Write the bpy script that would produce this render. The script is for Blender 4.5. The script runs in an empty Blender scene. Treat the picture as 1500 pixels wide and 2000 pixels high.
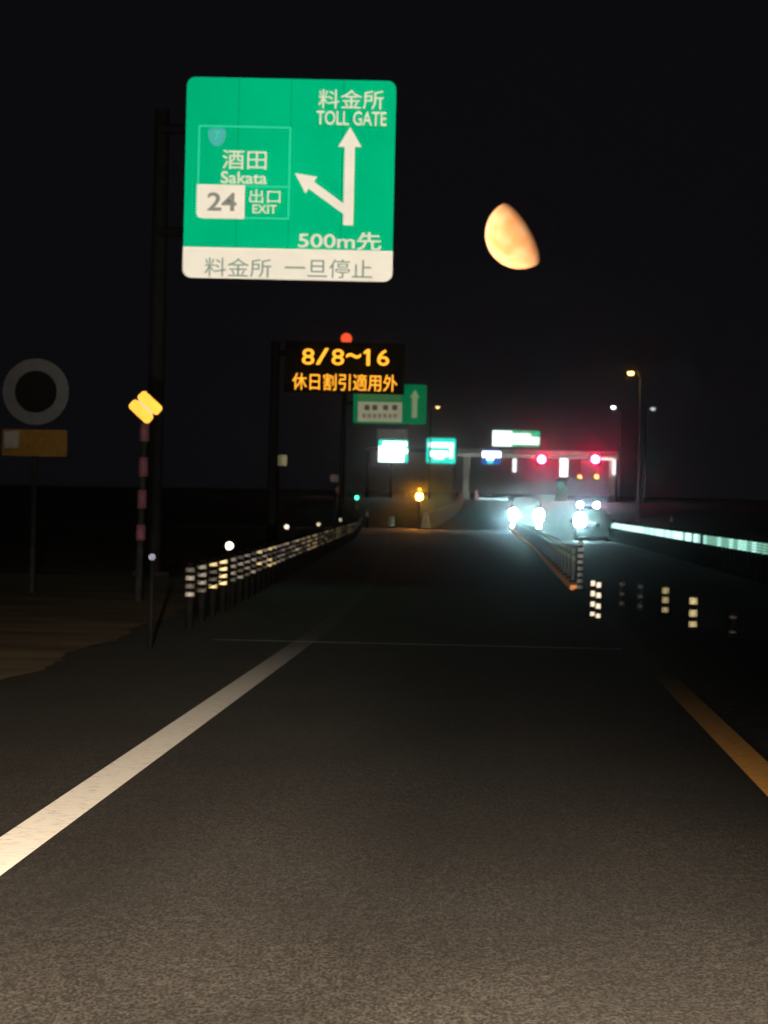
import bpy, bmesh, math, random
from mathutils import Vector, Matrix
random.seed(7)
R = math.radians
scene = bpy.context.scene
EV = 2.0                                       # a long night exposure
K = 2.0 ** -EV                                 # lamps are set for what they show at exposure 0
COL = scene.collection

# ------------------------------------------------------------------ camera
F_PX, EYE = 10000.0, 1.5                       # focal length in photo pixels (1500 x 2000), eye height
ROLL, YAW, PITCH = R(1.3), R(1.2359), R(-0.0796)
fwd = Vector((-math.sin(YAW) * math.cos(PITCH), math.cos(YAW) * math.cos(PITCH), math.sin(PITCH)))
r0 = fwd.cross(Vector((0, 0, 1))).normalized()
u0 = r0.cross(fwd)
rgt = r0 * math.cos(ROLL) + u0 * math.sin(ROLL)
upv = rgt.cross(fwd)
cam = bpy.data.cameras.new('camera')
cam_ob = bpy.data.objects.new('camera', cam)
COL.objects.link(cam_ob)
cam.sensor_fit = 'VERTICAL'
cam.sensor_height = 36.0
cam.lens = 36.0 * F_PX / 2000.0
cam.clip_start, cam.clip_end = 0.1, 30000
cam.dof.use_dof = True                         # hand-held phone, focus short of the signs
cam.dof.focus_distance = 20.0
cam.dof.aperture_fstop = 15.0
m = Matrix((rgt, upv, -fwd)).transposed().to_4x4()
m.translation = (0, 0, EYE)
cam_ob.matrix_world = m
scene.camera = cam_ob

# ------------------------------------------------------------------ night sky and the sun below the horizon (it lights the moon only)
SUN_DIR = Vector((-0.80, -0.27, -0.50)).normalized()   # towards the sun
w = bpy.data.worlds.new("World")
scene.world = w
w.use_nodes = True
nt = w.node_tree
bg = nt.nodes['Background']
sky = nt.nodes.new('ShaderNodeTexSky')
sky.sky_type = 'NISHITA'
sky.sun_disc = False
sky.sun_elevation = math.asin(SUN_DIR.z)
sky.sun_rotation = math.atan2(SUN_DIR.x, SUN_DIR.y)
add = nt.nodes.new('ShaderNodeMix')
add.data_type = 'RGBA'
add.blend_type = 'ADD'
add.inputs[0].default_value = 1.0
add.inputs[7].default_value = (0.068 * K, 0.068 * K, 0.082 * K, 1)  # airglow of a dark night
nt.links.new(sky.outputs[0], add.inputs[6])
nt.links.new(add.outputs[2], bg.inputs[0])
bg.inputs[1].default_value = 0.05
sun = bpy.data.lights.new('sun', 'SUN')
sun.energy = 5.0
sun.angle = R(0.5)
sun.color = (1.0, 0.97, 0.92)
sun_ob = bpy.data.objects.new('sun', sun)
COL.objects.link(sun_ob)
sun_ob.rotation_euler = SUN_DIR.to_track_quat('Z', 'Y').to_euler()

vs = scene.view_settings
vs.view_transform = 'Standard'
vs.look = 'None'
vs.exposure = EV
vs.gamma = 1.0
vs.use_curve_mapping = False
cy = scene.cycles
cy.use_denoising = True
cy.denoising_prefilter = 'ACCURATE'
cy.max_bounces = 5
cy.volume_bounces = 0
cy.sample_clamp_direct = 0
cy.sample_clamp_indirect = 0.5
cy.caustics_reflective = False
cy.caustics_refractive = False
scene.render.filter_size = 1.8

# ------------------------------------------------------------------ headlamps of the car the picture is taken from
def headlamp(name, x, watt, aim, cone, blend, colr, wide=1.0):
    l = bpy.data.lights.new(name, 'SPOT')
    l.energy = watt * K
    l.color = colr
    l.spot_size = R(cone)
    l.spot_blend = blend
    l.shadow_soft_size = 0.06
    o = bpy.data.objects.new(name, l)
    COL.objects.link(o)
    o.location = (x, 1.7, 0.66)
    d = Vector(aim) - Vector(o.location)
    o.rotation_euler = d.to_track_quat('-Z', 'Y').to_euler()
    o.scale = (wide, 1, 1)                     # a low beam spreads sideways
WARM = (1.0, 0.88, 0.72)
HIGH = 220000
headlamp('headlamp_high_beam', -0.55, HIGH, (-2.6, 100, 6.4), 13, 0.9, WARM)
headlamp('headlamp_high_beam', 0.65, HIGH, (-1.4, 100, 6.2), 13, 0.9, WARM)
LOW = (1.0, 0.77, 0.55)
headlamp('headlamp_low_beam', -0.55, 610000, (-3.3, 40, -0.58), 5.0, 1.0, LOW, 2.0)
headlamp('headlamp_low_beam', 0.65, 710000, (0.0, 40, -1.68), 5.6, 1.0, LOW, 2.6)

# ------------------------------------------------------------------ helpers
def ray(px, py):
    d = (px - 750) / F_PX * rgt - (py - 1000) / F_PX * upv + fwd
    return d / d.y
def at(px, py, dist):
    """world point seen at a photo pixel, standing dist metres down the road"""
    return ray(px, py) * dist + Vector((0, 0, EYE))
def gz(y):
    """the road climbs gently towards the toll gate"""
    t = min(max((y - 220) / 340.0, 0), 1)
    z = 2.3 * t * t
    if y > 560:
        z += 4.6 / 340 * 110 * (1 - math.exp(-(y - 560) / 110.0))
    return z
def interp(pts, y):
    if y <= pts[0][0]:
        return pts[0][1]
    for (a, xa), (b, xb) in zip(pts, pts[1:]):
        if y <= b:
            t = (y - a) / (b - a)
            return xa + (xb - xa) * t
    return pts[-1][1]
BARRIER_L = [(0, -3.4), (45, -3.4), (73, -3.68), (112, -4.3), (160, -5.05), (219, -6.0), (300, -7.8), (400, -11.0), (480, -14.5), (600, -16.5)]
def divider_x(y):
    t = min(max((y - 200) / 140.0, 0), 1)
    return 1.53 - 0.55 * t * t * (3 - 2 * t)

MATS = {}
def N(t, kind):
    return t.nodes.new(kind)
def mat(name, base, rough=0.6, metal=0.0, noise=0.0, scale=8.0, bump=0.0, emit=None, spec=0.5):
    """principled material; the base colour varies by a noise; emit = (colour, strength) for lamps, lit panels and painted-in glow"""
    if name in MATS:
        return MATS[name]
    mt = bpy.data.materials.new(name)
    mt.use_nodes = True
    t = mt.node_tree
    b = t.nodes['Principled BSDF']
    b.inputs['Base Color'].default_value = (*base, 1)
    b.inputs['Roughness'].default_value = rough
    b.inputs['Metallic'].default_value = metal
    b.inputs['Specular IOR Level'].default_value = spec
    if noise or bump:
        tc = N(t, 'ShaderNodeTexCoord')
        nz = N(t, 'ShaderNodeTexNoise')
        nz.inputs['Scale'].default_value = scale
        nz.inputs['Detail'].default_value = 6
        t.links.new(tc.outputs['Object'], nz.inputs['Vector'])
        if noise:
            rp = N(t, 'ShaderNodeValToRGB')
            rp.color_ramp.elements[0].position = 0.3
            rp.color_ramp.elements[1].position = 0.7
            rp.color_ramp.elements[0].color = (*[c * (1 - noise) for c in base], 1)
            rp.color_ramp.elements[1].color = (*[min(1, c * (1 + noise)) for c in base], 1)
            t.links.new(nz.outputs['Fac'], rp.inputs[0])
            t.links.new(rp.outputs[0], b.inputs['Base Color'])
        if bump:
            bp = N(t, 'ShaderNodeBump')
            bp.inputs['Strength'].default_value = bump
            bp.inputs['Distance'].default_value = 0.01
            t.links.new(nz.outputs['Fac'], bp.inputs['Height'])
            t.links.new(bp.outputs[0], b.inputs['Normal'])
    if emit:
        b.inputs['Emission Color'].default_value = (*emit[0], 1)
        b.inputs['Emission Strength'].default_value = emit[1] * K
        mt.cycles.emission_sampling = 'AUTO' if emit[1] >= 12 else 'NONE'
    MATS[name] = mt
    return mt

class MB:
    """collects shapes; build() links them as one mesh object"""
    def __init__(self):
        self.v, self.f, self.mi, self.mats, self.sm = [], [], [], [], []
    def slot(self, mtl):
        if mtl not in self.mats:
            self.mats.append(mtl)
        return self.mats.index(mtl)
    def add(self, verts, faces, mtl, smooth=False):
        o, s = len(self.v), self.slot(mtl)
        self.v += [tuple(p) for p in verts]
        for f in faces:
            self.f.append([o + i for i in f])
            self.mi.append(s)
            self.sm.append(smooth)
        return self
    def box(self, c, s, mtl, bevel=0.0, rz=0.0):
        bm = bmesh.new()
        bmesh.ops.create_cube(bm, size=1.0)
        bmesh.ops.scale(bm, vec=s, verts=bm.verts)
        if bevel:
            bmesh.ops.bevel(bm, geom=list(bm.edges), offset=bevel, segments=2, affect='EDGES', profile=0.5)
        if rz:
            bmesh.ops.rotate(bm, cent=(0, 0, 0), matrix=Matrix.Rotation(rz, 3, 'Z'), verts=bm.verts)
        bm.verts.index_update()
        self.add([(v.co.x + c[0], v.co.y + c[1], v.co.z + c[2]) for v in bm.verts], [[v.index for v in f.verts] for f in bm.faces], mtl)
        bm.free()
        return self
    def tube(self, p0, p1, ra, rb, mtl, seg=12, caps=True):
        p0, p1 = Vector(p0), Vector(p1)
        d = (p1 - p0).normalized()
        a = d.orthogonal().normalized()
        b = d.cross(a)
        vs_, fs = [], []
        for p, r in ((p0, ra), (p1, rb)):
            for k in range(seg):
                t = 2 * math.pi * k / seg
                vs_.append(p + a * math.cos(t) * r + b * math.sin(t) * r)
        for k in range(seg):
            fs.append([k, (k + 1) % seg, seg + (k + 1) % seg, seg + k])
        if caps:
            fs.append(list(range(seg))[::-1])
            fs.append([seg + k for k in range(seg)])
        return self.add(vs_, fs, mtl, True)
    def path(self, pts, r, mtl, seg=8):
        for a, b in zip(pts, pts[1:]):
            self.tube(a, b, r, r, mtl, seg, True)
        return self
    def plate(self, outline, y, th, mtl):
        """upright plate facing the traffic (-Y); outline is a list of (x, z), front face at y, thickness th"""
        n = len(outline)
        area = sum(outline[i][0] * outline[(i + 1) % n][1] - outline[(i + 1) % n][0] * outline[i][1] for i in range(n))
        if area < 0:
            outline = outline[::-1]
        vs_ = [(p[0], y, p[1]) for p in outline] + [(p[0], y + th, p[1]) for p in outline]
        fs = [list(range(n)), [n + k for k in range(n)][::-1]]
        fs += [[(k + 1) % n, k, n + k, n + (k + 1) % n] for k in range(n)]
        return self.add(vs_, fs, mtl)
    def disc(self, c, r, th, mtl, seg=24):
        return self.plate([(c[0] + r * math.cos(2 * math.pi * k / seg), c[2] + r * math.sin(2 * math.pi * k / seg)) for k in range(seg)], c[1], th, mtl)
    def ball(self, c, r, mtl, seg=14, squash=(1, 1, 1)):
        bm = bmesh.new()
        bmesh.ops.create_uvsphere(bm, u_segments=seg, v_segments=seg // 2 + 2, radius=r)
        bm.verts.index_update()
        self.add([(v.co.x * squash[0] + c[0], v.co.y * squash[1] + c[1], v.co.z * squash[2] + c[2]) for v in bm.verts], [[v.index for v in f.verts] for f in bm.faces], mtl, True)
        bm.free()
        return self
    def text(self, s, x0, x1, z0, z1, y, mtl, bold=0.012, th=0.004):
        """lettering filling the box x0..x1, z0..z1, front face at y"""
        cu = bpy.data.curves.new('lettering', 'FONT')
        cu.body = s
        cu.size = 1.0
        cu.offset = bold
        cu.extrude = 0.02
        cu.resolution_u = 4
        ob = bpy.data.objects.new('lettering', cu)
        COL.objects.link(ob)
        bpy.context.view_layer.update()
        me = bpy.data.meshes.new_from_object(ob.evaluated_get(bpy.context.evaluated_depsgraph_get()))
        xs = [v.co.x for v in me.vertices]
        ys = [v.co.y for v in me.vertices]
        ax, bx, ay, by = min(xs), max(xs), min(ys), max(ys)
        vv = [(x0 + (v.co.x - ax) / (bx - ax) * (x1 - x0), y + th * (0.5 - v.co.z / 0.04), z0 + (v.co.y - ay) / (by - ay) * (z1 - z0)) for v in me.vertices]
        self.add(vv, [list(p.vertices) for p in me.polygons], mtl)
        bpy.data.objects.remove(ob)
        bpy.data.curves.remove(cu)
        bpy.data.meshes.remove(me)
        return self
    def mesh(self, name):
        me = bpy.data.meshes.new(name)
        me.from_pydata(self.v, [], self.f)
        for mtl in self.mats:
            me.materials.append(mtl)
        me.polygons.foreach_set('material_index', self.mi)
        me.polygons.foreach_set('use_smooth', self.sm)
        me.update()
        return me
    def build(self, name, parent=None, loc=None):
        ob = bpy.data.objects.new(name, self.mesh(name))
        COL.objects.link(ob)
        if parent:
            ob.parent = parent
        if loc:
            ob.location = loc
        return ob

def rrect(x0, x1, z0, z1, r, corners=(1, 1, 1, 1), seg=6):
    """rounded rectangle outline; corners: lower left, lower right, upper right, upper left"""
    out = []
    for (cx, cz, a0, on) in ((x0 + r, z0 + r, 180, corners[0]), (x1 - r, z0 + r, 270, corners[1]), (x1 - r, z1 - r, 0, corners[2]), (x0 + r, z1 - r, 90, corners[3])):
        if not on:
            out.append((x0 if a0 in (180, 90) else x1, z0 if a0 in (180, 270) else z1))
            continue
        for k in range(seg + 1):
            a = R(a0 + 90.0 * k / seg)
            out.append((cx + r * math.cos(a), cz + r * math.sin(a)))
    return out
def tag(o, label, cat, group=None, kind=None):
    if label:
        o['label'] = label
        o['category'] = cat
    if group:
        o['group'] = group
    if kind:
        o['kind'] = kind
    return o
def thing(name, loc, label, cat, group=None):
    o = bpy.data.objects.new(name, None)
    o.empty_display_size = 0.3
    COL.objects.link(o)
    o.location = loc
    return tag(o, label, cat, group)
def copy_tree(o, loc, label=None, rz=None):
    def rec(src, parent):
        c = src.copy()
        COL.objects.link(c)
        c.parent = parent
        for ch in list(src.children):
            rec(ch, c)
        return c
    c = rec(o, None)
    c.location = loc
    if rz is not None:
        c.rotation_euler.z = rz
    if label:
        c['label'] = label
    return c

# ------------------------------------------------------------------ materials
def asphalt():
    mt = bpy.data.materials.new('worn_asphalt')
    mt.use_nodes = True
    t = mt.node_tree
    b = t.nodes['Principled BSDF']
    tc = N(t, 'ShaderNodeTexCoord')
    def noise(sc, det, stretch=(1, 1, 1)):
        mp = N(t, 'ShaderNodeMapping')
        mp.inputs['Scale'].default_value = stretch
        t.links.new(tc.outputs['Object'], mp.inputs[0])
        n = N(t, 'ShaderNodeTexNoise')
        n.inputs['Scale'].default_value = sc
        n.inputs['Detail'].default_value = det
        t.links.new(mp.outputs[0], n.inputs['Vector'])
        return n.outputs['Fac']
    grit = noise(95, 4, (1, 0.22, 1))
    clump = noise(16, 4, (1, 0.35, 1))         # open and closed texture of the worn surface
    patch = noise(1.1, 5, (1, 0.22, 1))
    track = noise(1.1, 2, (1, 0.004, 1))       # long wheel tracks along the lane
    rp = N(t, 'ShaderNodeValToRGB')
    rp.color_ramp.elements[0].position = 0.40
    rp.color_ramp.elements[1].position = 0.62
    rp.color_ramp.elements[0].color = (0.0015, 0.0015, 0.0015, 1)
    rp.color_ramp.elements[1].color = (0.032, 0.030, 0.027, 1)
    t.links.new(grit, rp.inputs[0])
    def mul(c, fac, lo, hi):
        mr = N(t, 'ShaderNodeMapRange')
        mr.inputs[1].default_value, mr.inputs[2].default_value = 0.3, 0.7
        mr.inputs[3].default_value, mr.inputs[4].default_value = lo, hi
        t.links.new(fac, mr.inputs[0])
        mx = N(t, 'ShaderNodeMix')
        mx.data_type = 'RGBA'
        mx.blend_type = 'MULTIPLY'
        mx.inputs[0].default_value = 1
        t.links.new(c, mx.inputs[6])
        t.links.new(mr.outputs[0], mx.inputs[7])
        return mx.outputs[2]
    c = mul(rp.outputs[0], clump, 0.68, 1.32)
    c = mul(c, patch, 0.72, 1.28)
    c = mul(c, track, 0.80, 1.2)
    t.links.new(c, b.inputs['Base Color'])
    b.inputs['Roughness'].default_value = 0.75
    b.inputs['Specular IOR Level'].default_value = 0.12
    bp = N(t, 'ShaderNodeBump')
    bp.inputs['Strength'].default_value = 0.5
    bp.inputs['Distance'].default_value = 0.004
    t.links.new(grit, bp.inputs['Height'])
    t.links.new(bp.outputs[0], b.inputs['Normal'])
    return mt
def road_paint(name, base, far_tone, y0, y1, chip):
    """chipped road paint, darkened from y0 to y1 metres to paint in the fading headlight"""
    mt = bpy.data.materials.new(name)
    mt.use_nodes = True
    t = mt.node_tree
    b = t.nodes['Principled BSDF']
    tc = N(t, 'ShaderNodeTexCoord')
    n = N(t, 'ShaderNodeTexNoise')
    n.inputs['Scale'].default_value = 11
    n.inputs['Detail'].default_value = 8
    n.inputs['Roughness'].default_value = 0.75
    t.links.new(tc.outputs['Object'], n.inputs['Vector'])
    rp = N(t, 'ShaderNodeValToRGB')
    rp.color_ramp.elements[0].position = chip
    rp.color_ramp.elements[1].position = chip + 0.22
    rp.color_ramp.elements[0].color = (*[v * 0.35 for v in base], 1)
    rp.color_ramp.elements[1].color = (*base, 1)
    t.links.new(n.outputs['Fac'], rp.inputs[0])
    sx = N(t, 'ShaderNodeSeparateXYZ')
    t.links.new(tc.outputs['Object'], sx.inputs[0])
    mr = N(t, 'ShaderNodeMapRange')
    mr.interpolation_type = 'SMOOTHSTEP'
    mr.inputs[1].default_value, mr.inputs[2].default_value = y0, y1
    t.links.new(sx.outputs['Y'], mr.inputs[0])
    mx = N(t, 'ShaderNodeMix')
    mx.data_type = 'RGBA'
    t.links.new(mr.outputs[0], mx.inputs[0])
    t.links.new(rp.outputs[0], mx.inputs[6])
    mx.inputs[7].default_value = (*far_tone, 1)  # far tone, headlight falloff put into the colour
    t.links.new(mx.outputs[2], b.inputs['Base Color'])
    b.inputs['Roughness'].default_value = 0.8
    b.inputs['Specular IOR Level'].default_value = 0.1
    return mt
M_ASPHALT = asphalt()
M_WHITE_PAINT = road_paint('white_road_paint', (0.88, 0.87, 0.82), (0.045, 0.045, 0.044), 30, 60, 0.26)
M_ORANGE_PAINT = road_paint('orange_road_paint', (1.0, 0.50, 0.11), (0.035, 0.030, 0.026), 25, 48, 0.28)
M_VERGE = mat('dry_verge', (0.17, 0.14, 0.10), 0.9, noise=0.3, scale=0.5, bump=0.4, spec=0.0)
M_CONC = mat('weathered_concrete', (0.30, 0.29, 0.26), 0.85, noise=0.25, scale=2, bump=0.2)
M_MEDIAN = mat('median_concrete', (0.085, 0.084, 0.080), 0.85, noise=0.4, scale=5, bump=0.2, spec=0.0)
M_STEEL = mat('dark_painted_steel', (0.0042, 0.0041, 0.0043), 0.9, noise=0.3, scale=6, spec=0.0)
M_DARK = mat('black_coated_post', (0.0018, 0.0017, 0.0017), 0.9, noise=0.3, scale=9, spec=0.0)
M_GALV = mat('dull_galvanised_steel', (0.007, 0.007, 0.0075), 0.8, noise=0.3, scale=9, spec=0.0)
M_CABLE = mat('weathered_cable', (0.008, 0.008, 0.008), 0.8, noise=0.2, scale=30, spec=0.0)
M_GREEN = mat('green_sign_sheet', (0.0, 0.47, 0.235), 0.7, noise=0.09, scale=0.6, spec=0.0)
M_LINE = mat('pale_green_sign_line', (0.0, 0.66, 0.40), 0.6, noise=0.05, scale=3, spec=0.25)
M_WHITE = mat('white_sign_sheet', (0.80, 0.80, 0.76), 0.6, noise=0.05, scale=1.4, spec=0.0)
M_LETTER = mat('white_sign_lettering', (0.66, 0.76, 0.66), 0.6, noise=0.05, scale=4, spec=0.0)
M_DARKTXT = mat('dark_green_lettering', (0.10, 0.20, 0.18), 0.6, noise=0.1, scale=4)
M_GREYTXT = mat('grey_lettering', (0.16, 0.18, 0.17), 0.6, noise=0.1, scale=4)
M_BLUE = mat('blue_route_shield', (0.0, 0.40, 0.44), 0.6, noise=0.05, scale=4)
M_BACK = mat('sign_back', (0.03, 0.03, 0.032), 0.6, noise=0.2, scale=3)
M_BLACK = mat('black_panel', (0.002, 0.002, 0.002), 0.9, noise=0.2, scale=5, spec=0.0)
M_YELLOW = mat('yellow_reflective_sheet', (0.92, 0.42, 0.012), 0.5, noise=0.1, scale=6, spec=0.2)
M_PINK = mat('faded_red_band', (0.030, 0.008, 0.012), 0.8, noise=0.3, scale=12, spec=0.2)
M_AMBER_PLATE = mat('amber_plate', (0.034, 0.018, 0.0045), 0.8, spec=0.0, noise=0.3, scale=9)
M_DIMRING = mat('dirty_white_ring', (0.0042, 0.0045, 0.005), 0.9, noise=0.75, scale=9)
M_CURB = mat('orange_kerb_rubber', (0.78, 0.27, 0.06), 0.6, noise=0.2, scale=4)
M_POST = mat('olive_divider_post', (0.038, 0.043, 0.032), 0.7, noise=0.2, scale=6)
M_POLE_O = mat('dark_rubber_pole', (0.004, 0.003, 0.003), 0.9, spec=0.0, noise=0.2, scale=8)
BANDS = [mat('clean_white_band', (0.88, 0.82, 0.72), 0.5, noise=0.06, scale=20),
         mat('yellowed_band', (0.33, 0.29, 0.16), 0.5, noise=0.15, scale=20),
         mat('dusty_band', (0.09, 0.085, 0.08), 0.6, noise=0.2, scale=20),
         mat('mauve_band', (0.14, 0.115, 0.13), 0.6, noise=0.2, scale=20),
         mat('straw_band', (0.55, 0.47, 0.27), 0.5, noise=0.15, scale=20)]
def glow(name, colr, s):
    return mat(name, tuple(0.03 * c for c in colr), 0.6, emit=(colr, s), spec=0.1)
M_LED = glow('amber_led', (1.0, 0.40, 0.025), 1.8)
M_REDLAMP = glow('red_beacon_glass', (1.0, 0.10, 0.03), 1.0)

# ------------------------------------------------------------------ ground, road and markings
def strip(xl, xr, y0, y1, step, lift, mtl, name):
    b = MB()
    n = max(1, int(math.ceil((y1 - y0) / step)))
    vs_, fs = [], []
    for k in range(n + 1):
        y = y0 + (y1 - y0) * k / n
        vs_ += [(xl(y) if callable(xl) else xl, y, gz(y) + lift), (xr(y) if callable(xr) else xr, y, gz(y) + lift)]
        if k:
            fs.append([2 * k - 2, 2 * k - 1, 2 * k + 1, 2 * k])
    b.add(vs_, fs, mtl)
    return tag(b.build(name), None, None, kind='structure')
g = MB()
ys = [-150 + 25 * k for k in range(8)] + [50 + 10 * k for k in range(60)] + [700, 800, 1000, 1300, 1700, 2200]
xs = [-1500, -600, -200, -60, -25, -12, 12, 25, 60, 200, 600, 1500]
vs_, fs = [], []
for i, y in enumerate(ys):
    for j, x in enumerate(xs):
        vs_.append((x, y, gz(y) - (0.0 if abs(x) < 40 else 0.3)))
        if i and j:
            a = i * len(xs) + j
            fs.append([a - len(xs) - 1, a - len(xs), a, a - 1])
g.add(vs_, fs, M_VERGE)
tag(g.build('ground'), None, None, kind='structure')
def road_l(y):
    ragged = 0.03 * math.sin(y * 1.9) + 0.03 * math.sin(y * 4.3 + 1) + 0.07 * math.sin(y * 0.6)
    return interp(BARRIER_L, y) - 0.55 + ragged
def road_r(y):
    return interp([(0, 6.1), (300, 6.1), (420, 12), (520, 19), (700, 19)], y)
strip(road_l, road_r, -30, 760, 0.7, 0.004, M_ASPHALT, 'road')
M_PAINT_DIM = mat('out_of_beam_road_paint', (0.045, 0.045, 0.044), 0.8, noise=0.4, scale=9, spec=0.1)  # line tone darkened in place of the weakening headlight
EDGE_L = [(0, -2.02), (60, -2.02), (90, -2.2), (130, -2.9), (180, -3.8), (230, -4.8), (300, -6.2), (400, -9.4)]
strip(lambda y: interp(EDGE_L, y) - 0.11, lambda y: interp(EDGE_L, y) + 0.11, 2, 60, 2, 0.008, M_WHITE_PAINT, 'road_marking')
strip(lambda y: interp(EDGE_L, y) - 0.11, lambda y: interp(EDGE_L, y) + 0.11, 60, 400, 3, 0.008, M_PAINT_DIM, 'road_marking')
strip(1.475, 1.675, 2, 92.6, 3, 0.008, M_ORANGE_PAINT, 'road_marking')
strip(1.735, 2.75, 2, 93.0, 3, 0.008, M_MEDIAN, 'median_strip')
strip(4.95, 5.13, 2, 300, 3, 0.008, M_PAINT_DIM, 'road_marking')
jb = MB()
jb.add([(-3.0, 55.0, 0.009), (1.4, 55.0, 0.009), (1.4, 55.22, 0.009), (-3.0, 55.22, 0.009)], [[0, 1, 2, 3]], mat('steel_expansion_joint', (0.20, 0.20, 0.20), 0.45, metal=0.3, noise=0.7, scale=3))
tag(jb.build('road_joint'), None, None, kind='structure')

# ------------------------------------------------------------------ the moon
mo = MB()
moon_m = bpy.data.materials.new('moon_dust')
moon_m.use_nodes = True
t = moon_m.node_tree
t.nodes.remove(t.nodes['Principled BSDF'])
df = N(t, 'ShaderNodeBsdfDiffuse')
df.inputs['Roughness'].default_value = 1.0
tc = N(t, 'ShaderNodeTexCoord')
nz = N(t, 'ShaderNodeTexNoise')
nz.inputs['Scale'].default_value = 0.075
nz.inputs['Detail'].default_value = 5
t.links.new(tc.outputs['Object'], nz.inputs['Vector'])
rp = N(t, 'ShaderNodeValToRGB')
rp.color_ramp.elements[0].position, rp.color_ramp.elements[1].position = 0.36, 0.62
rp.color_ramp.elements[0].color = (0.92, 0.36, 0.115, 1)
rp.color_ramp.elements[1].color = (1.0, 0.49, 0.215, 1)
t.links.new(nz.outputs['Fac'], rp.inputs[0])
t.links.new(rp.outputs[0], df.inputs[0])
em = N(t, 'ShaderNodeEmission')                # glow painted in so the dark side matches the night air
em.inputs[0].default_value = (0.004, 0.037, 0.068, 1)
em.inputs[1].default_value = 0.05 * K
ad = N(t, 'ShaderNodeAddShader')
t.links.new(df.outputs[0], ad.inputs[0])
t.links.new(em.outputs[0], ad.inputs[1])
t.links.new(ad.outputs[0], t.nodes['Material Output'].inputs[0])
moon_m.cycles.emission_sampling = 'NONE'
mc = at(1016, 457, 4000)
mo.ball((0, 0, 0), 68.0 / F_PX * 4000, moon_m, 64)
tag(mo.build('moon', loc=mc), 'orange half moon hanging in the black night sky', 'moon')

# ------------------------------------------------------------------ the big green guide sign overhead (1 px = 1 cm at 100 m)
D1 = 100.0
SX0, SX1, SZ0, SZ1 = at(361, 350, D1).x, at(770, 350, D1).x, at(565, 546, D1).z, at(568, 154, D1).z
def B(px0, px1, py0, py1, D):
    """box of a mark on a sign, in world x and z"""
    cx, cy = (px0 + px1) / 2, (py0 + py1) / 2
    c = at(cx, cy, D)
    hw, hh = (px1 - px0) / 2 * D / F_PX, (py1 - py0) / 2 * D / F_PX
    return c.x - hw, c.x + hw, c.z - hh, c.z + hh
def XZ(px, py, D):
    p = at(px, py, D)
    return (p.x, p.z)
sg = thing('guide_sign', (SX0 - 0.5, D1 + 0.5, gz(D1)), 'large square green overhead sign reading TOLL GATE with two white arrows, 500m below', 'road sign')
OFF = Vector((SX0 - 0.5, D1 + 0.5, gz(D1)))
def local(ob, par):
    """children are modelled in world coordinates; keep them there under their thing"""
    ob.parent = par
    ob.matrix_parent_inverse = Matrix.Translation(par.location).inverted()
    return ob
strip_top = SZ0 + 0.60
fp = MB()
fp.plate(rrect(SX0, SX1, SZ0, SZ1, 0.17), D1, 0.03, M_GREEN)
for s, bx in (('料金所', (622, 750, 175, 213)), ('TOLL GATE', (618, 755, 217, 245)), ('酒田', (434, 521, 293, 331)), ('Sakata', (431, 522, 335, 359)), ('出口', (487, 548, 370, 397)), ('EXIT', (493, 541, 400, 417)), ('500m先', (582, 745, 452, 488))):
    fp.text(s, *B(*bx, D1), D1 - 0.008, M_LETTER, bold=0.006 if ord(s[0]) > 255 else 0.016)
for k in (1, 2, 3):                            # joints between the extruded panels
    xj = SX0 + (SX1 - SX0) * k / 4
    fp.plate([(xj - 0.006, strip_top), (xj + 0.006, strip_top), (xj + 0.006, SZ1 - 0.02), (xj - 0.006, SZ1 - 0.02)], D1 - 0.0025, 0.002, mat('panel_joint', (0.0, 0.25, 0.12), 0.7, noise=0.1, spec=0.0))
local(fp.build('sign_face'), sg)
def outline_bars(mb, x0, x1, z0, z1, wd, y, mtl, th=0.004):
    mb.plate([(x0, z0), (x1, z0), (x1, z0 + wd), (x0, z0 + wd)], y, th, mtl)
    mb.plate([(x0, z1 - wd), (x1, z1 - wd), (x1, z1), (x0, z1)], y, th, mtl)
    mb.plate([(x0, z0 + wd), (x0 + wd, z0 + wd), (x0 + wd, z1 - wd), (x0, z1 - wd)], y, th, mtl)
    mb.plate([(x1 - wd, z0 + wd), (x1, z0 + wd), (x1, z1 - wd), (x1 - wd, z1 - wd)], y, th, mtl)
eb = MB()
x0, x1, z0, z1 = B(386, 567, 246, 427, D1)
outline_bars(eb, x0, x1, z0, z1, 0.030, D1 - 0.006, M_LINE)
zc = at(476, 365, D1).z
eb.plate([(x0 + 0.03, zc), (x1 - 0.03, zc), (x1 - 0.03, zc + 0.03), (x0 + 0.03, zc + 0.03)], D1 - 0.006, 0.004, M_LINE)
local(eb.build('exit_box'), sg)
nb = MB()
a0, a1, b0, b1 = B(386, 478, 364, 427, D1)
nb.plate(rrect(x0 - 0.01, a1, z0 - 0.01, zc + 0.035, 0.12, (1, 0, 0, 0)), D1 - 0.011, 0.004, M_WHITE)
nb.text('24', *B(405, 462, 376, 412, D1), D1 - 0.016, M_GREYTXT, bold=0.02)
local(nb.build('exit_number_plate'), sg)
sh = MB()
c = at(424, 266, D1)
pts = []
for ang, rad in ((90, .155), (60, .18), (38, .205), (20, .19), (-10, .165), (-45, .175), (-70, .19), (-90, .20), (-110, .19), (-135, .175), (190, .165), (160, .19), (142, .205), (120, .18)):
    pts.append((c.x + rad * math.cos(R(ang)), c.z + rad * math.sin(R(ang))))
sh.plate(pts, D1 - 0.011, 0.004, M_BLUE)
sh.text('7', c.x - 0.055, c.x + 0.055, c.z - 0.07, c.z + 0.10, D1 - 0.016, M_LINE, bold=0.02)
local(sh.build('route_shield'), sg)
ar = MB()
top, bot = at(682, 248, D1), at(682, 440, D1)
ax = at(682, 345, D1).x
zh = at(682, 287, D1).z
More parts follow.
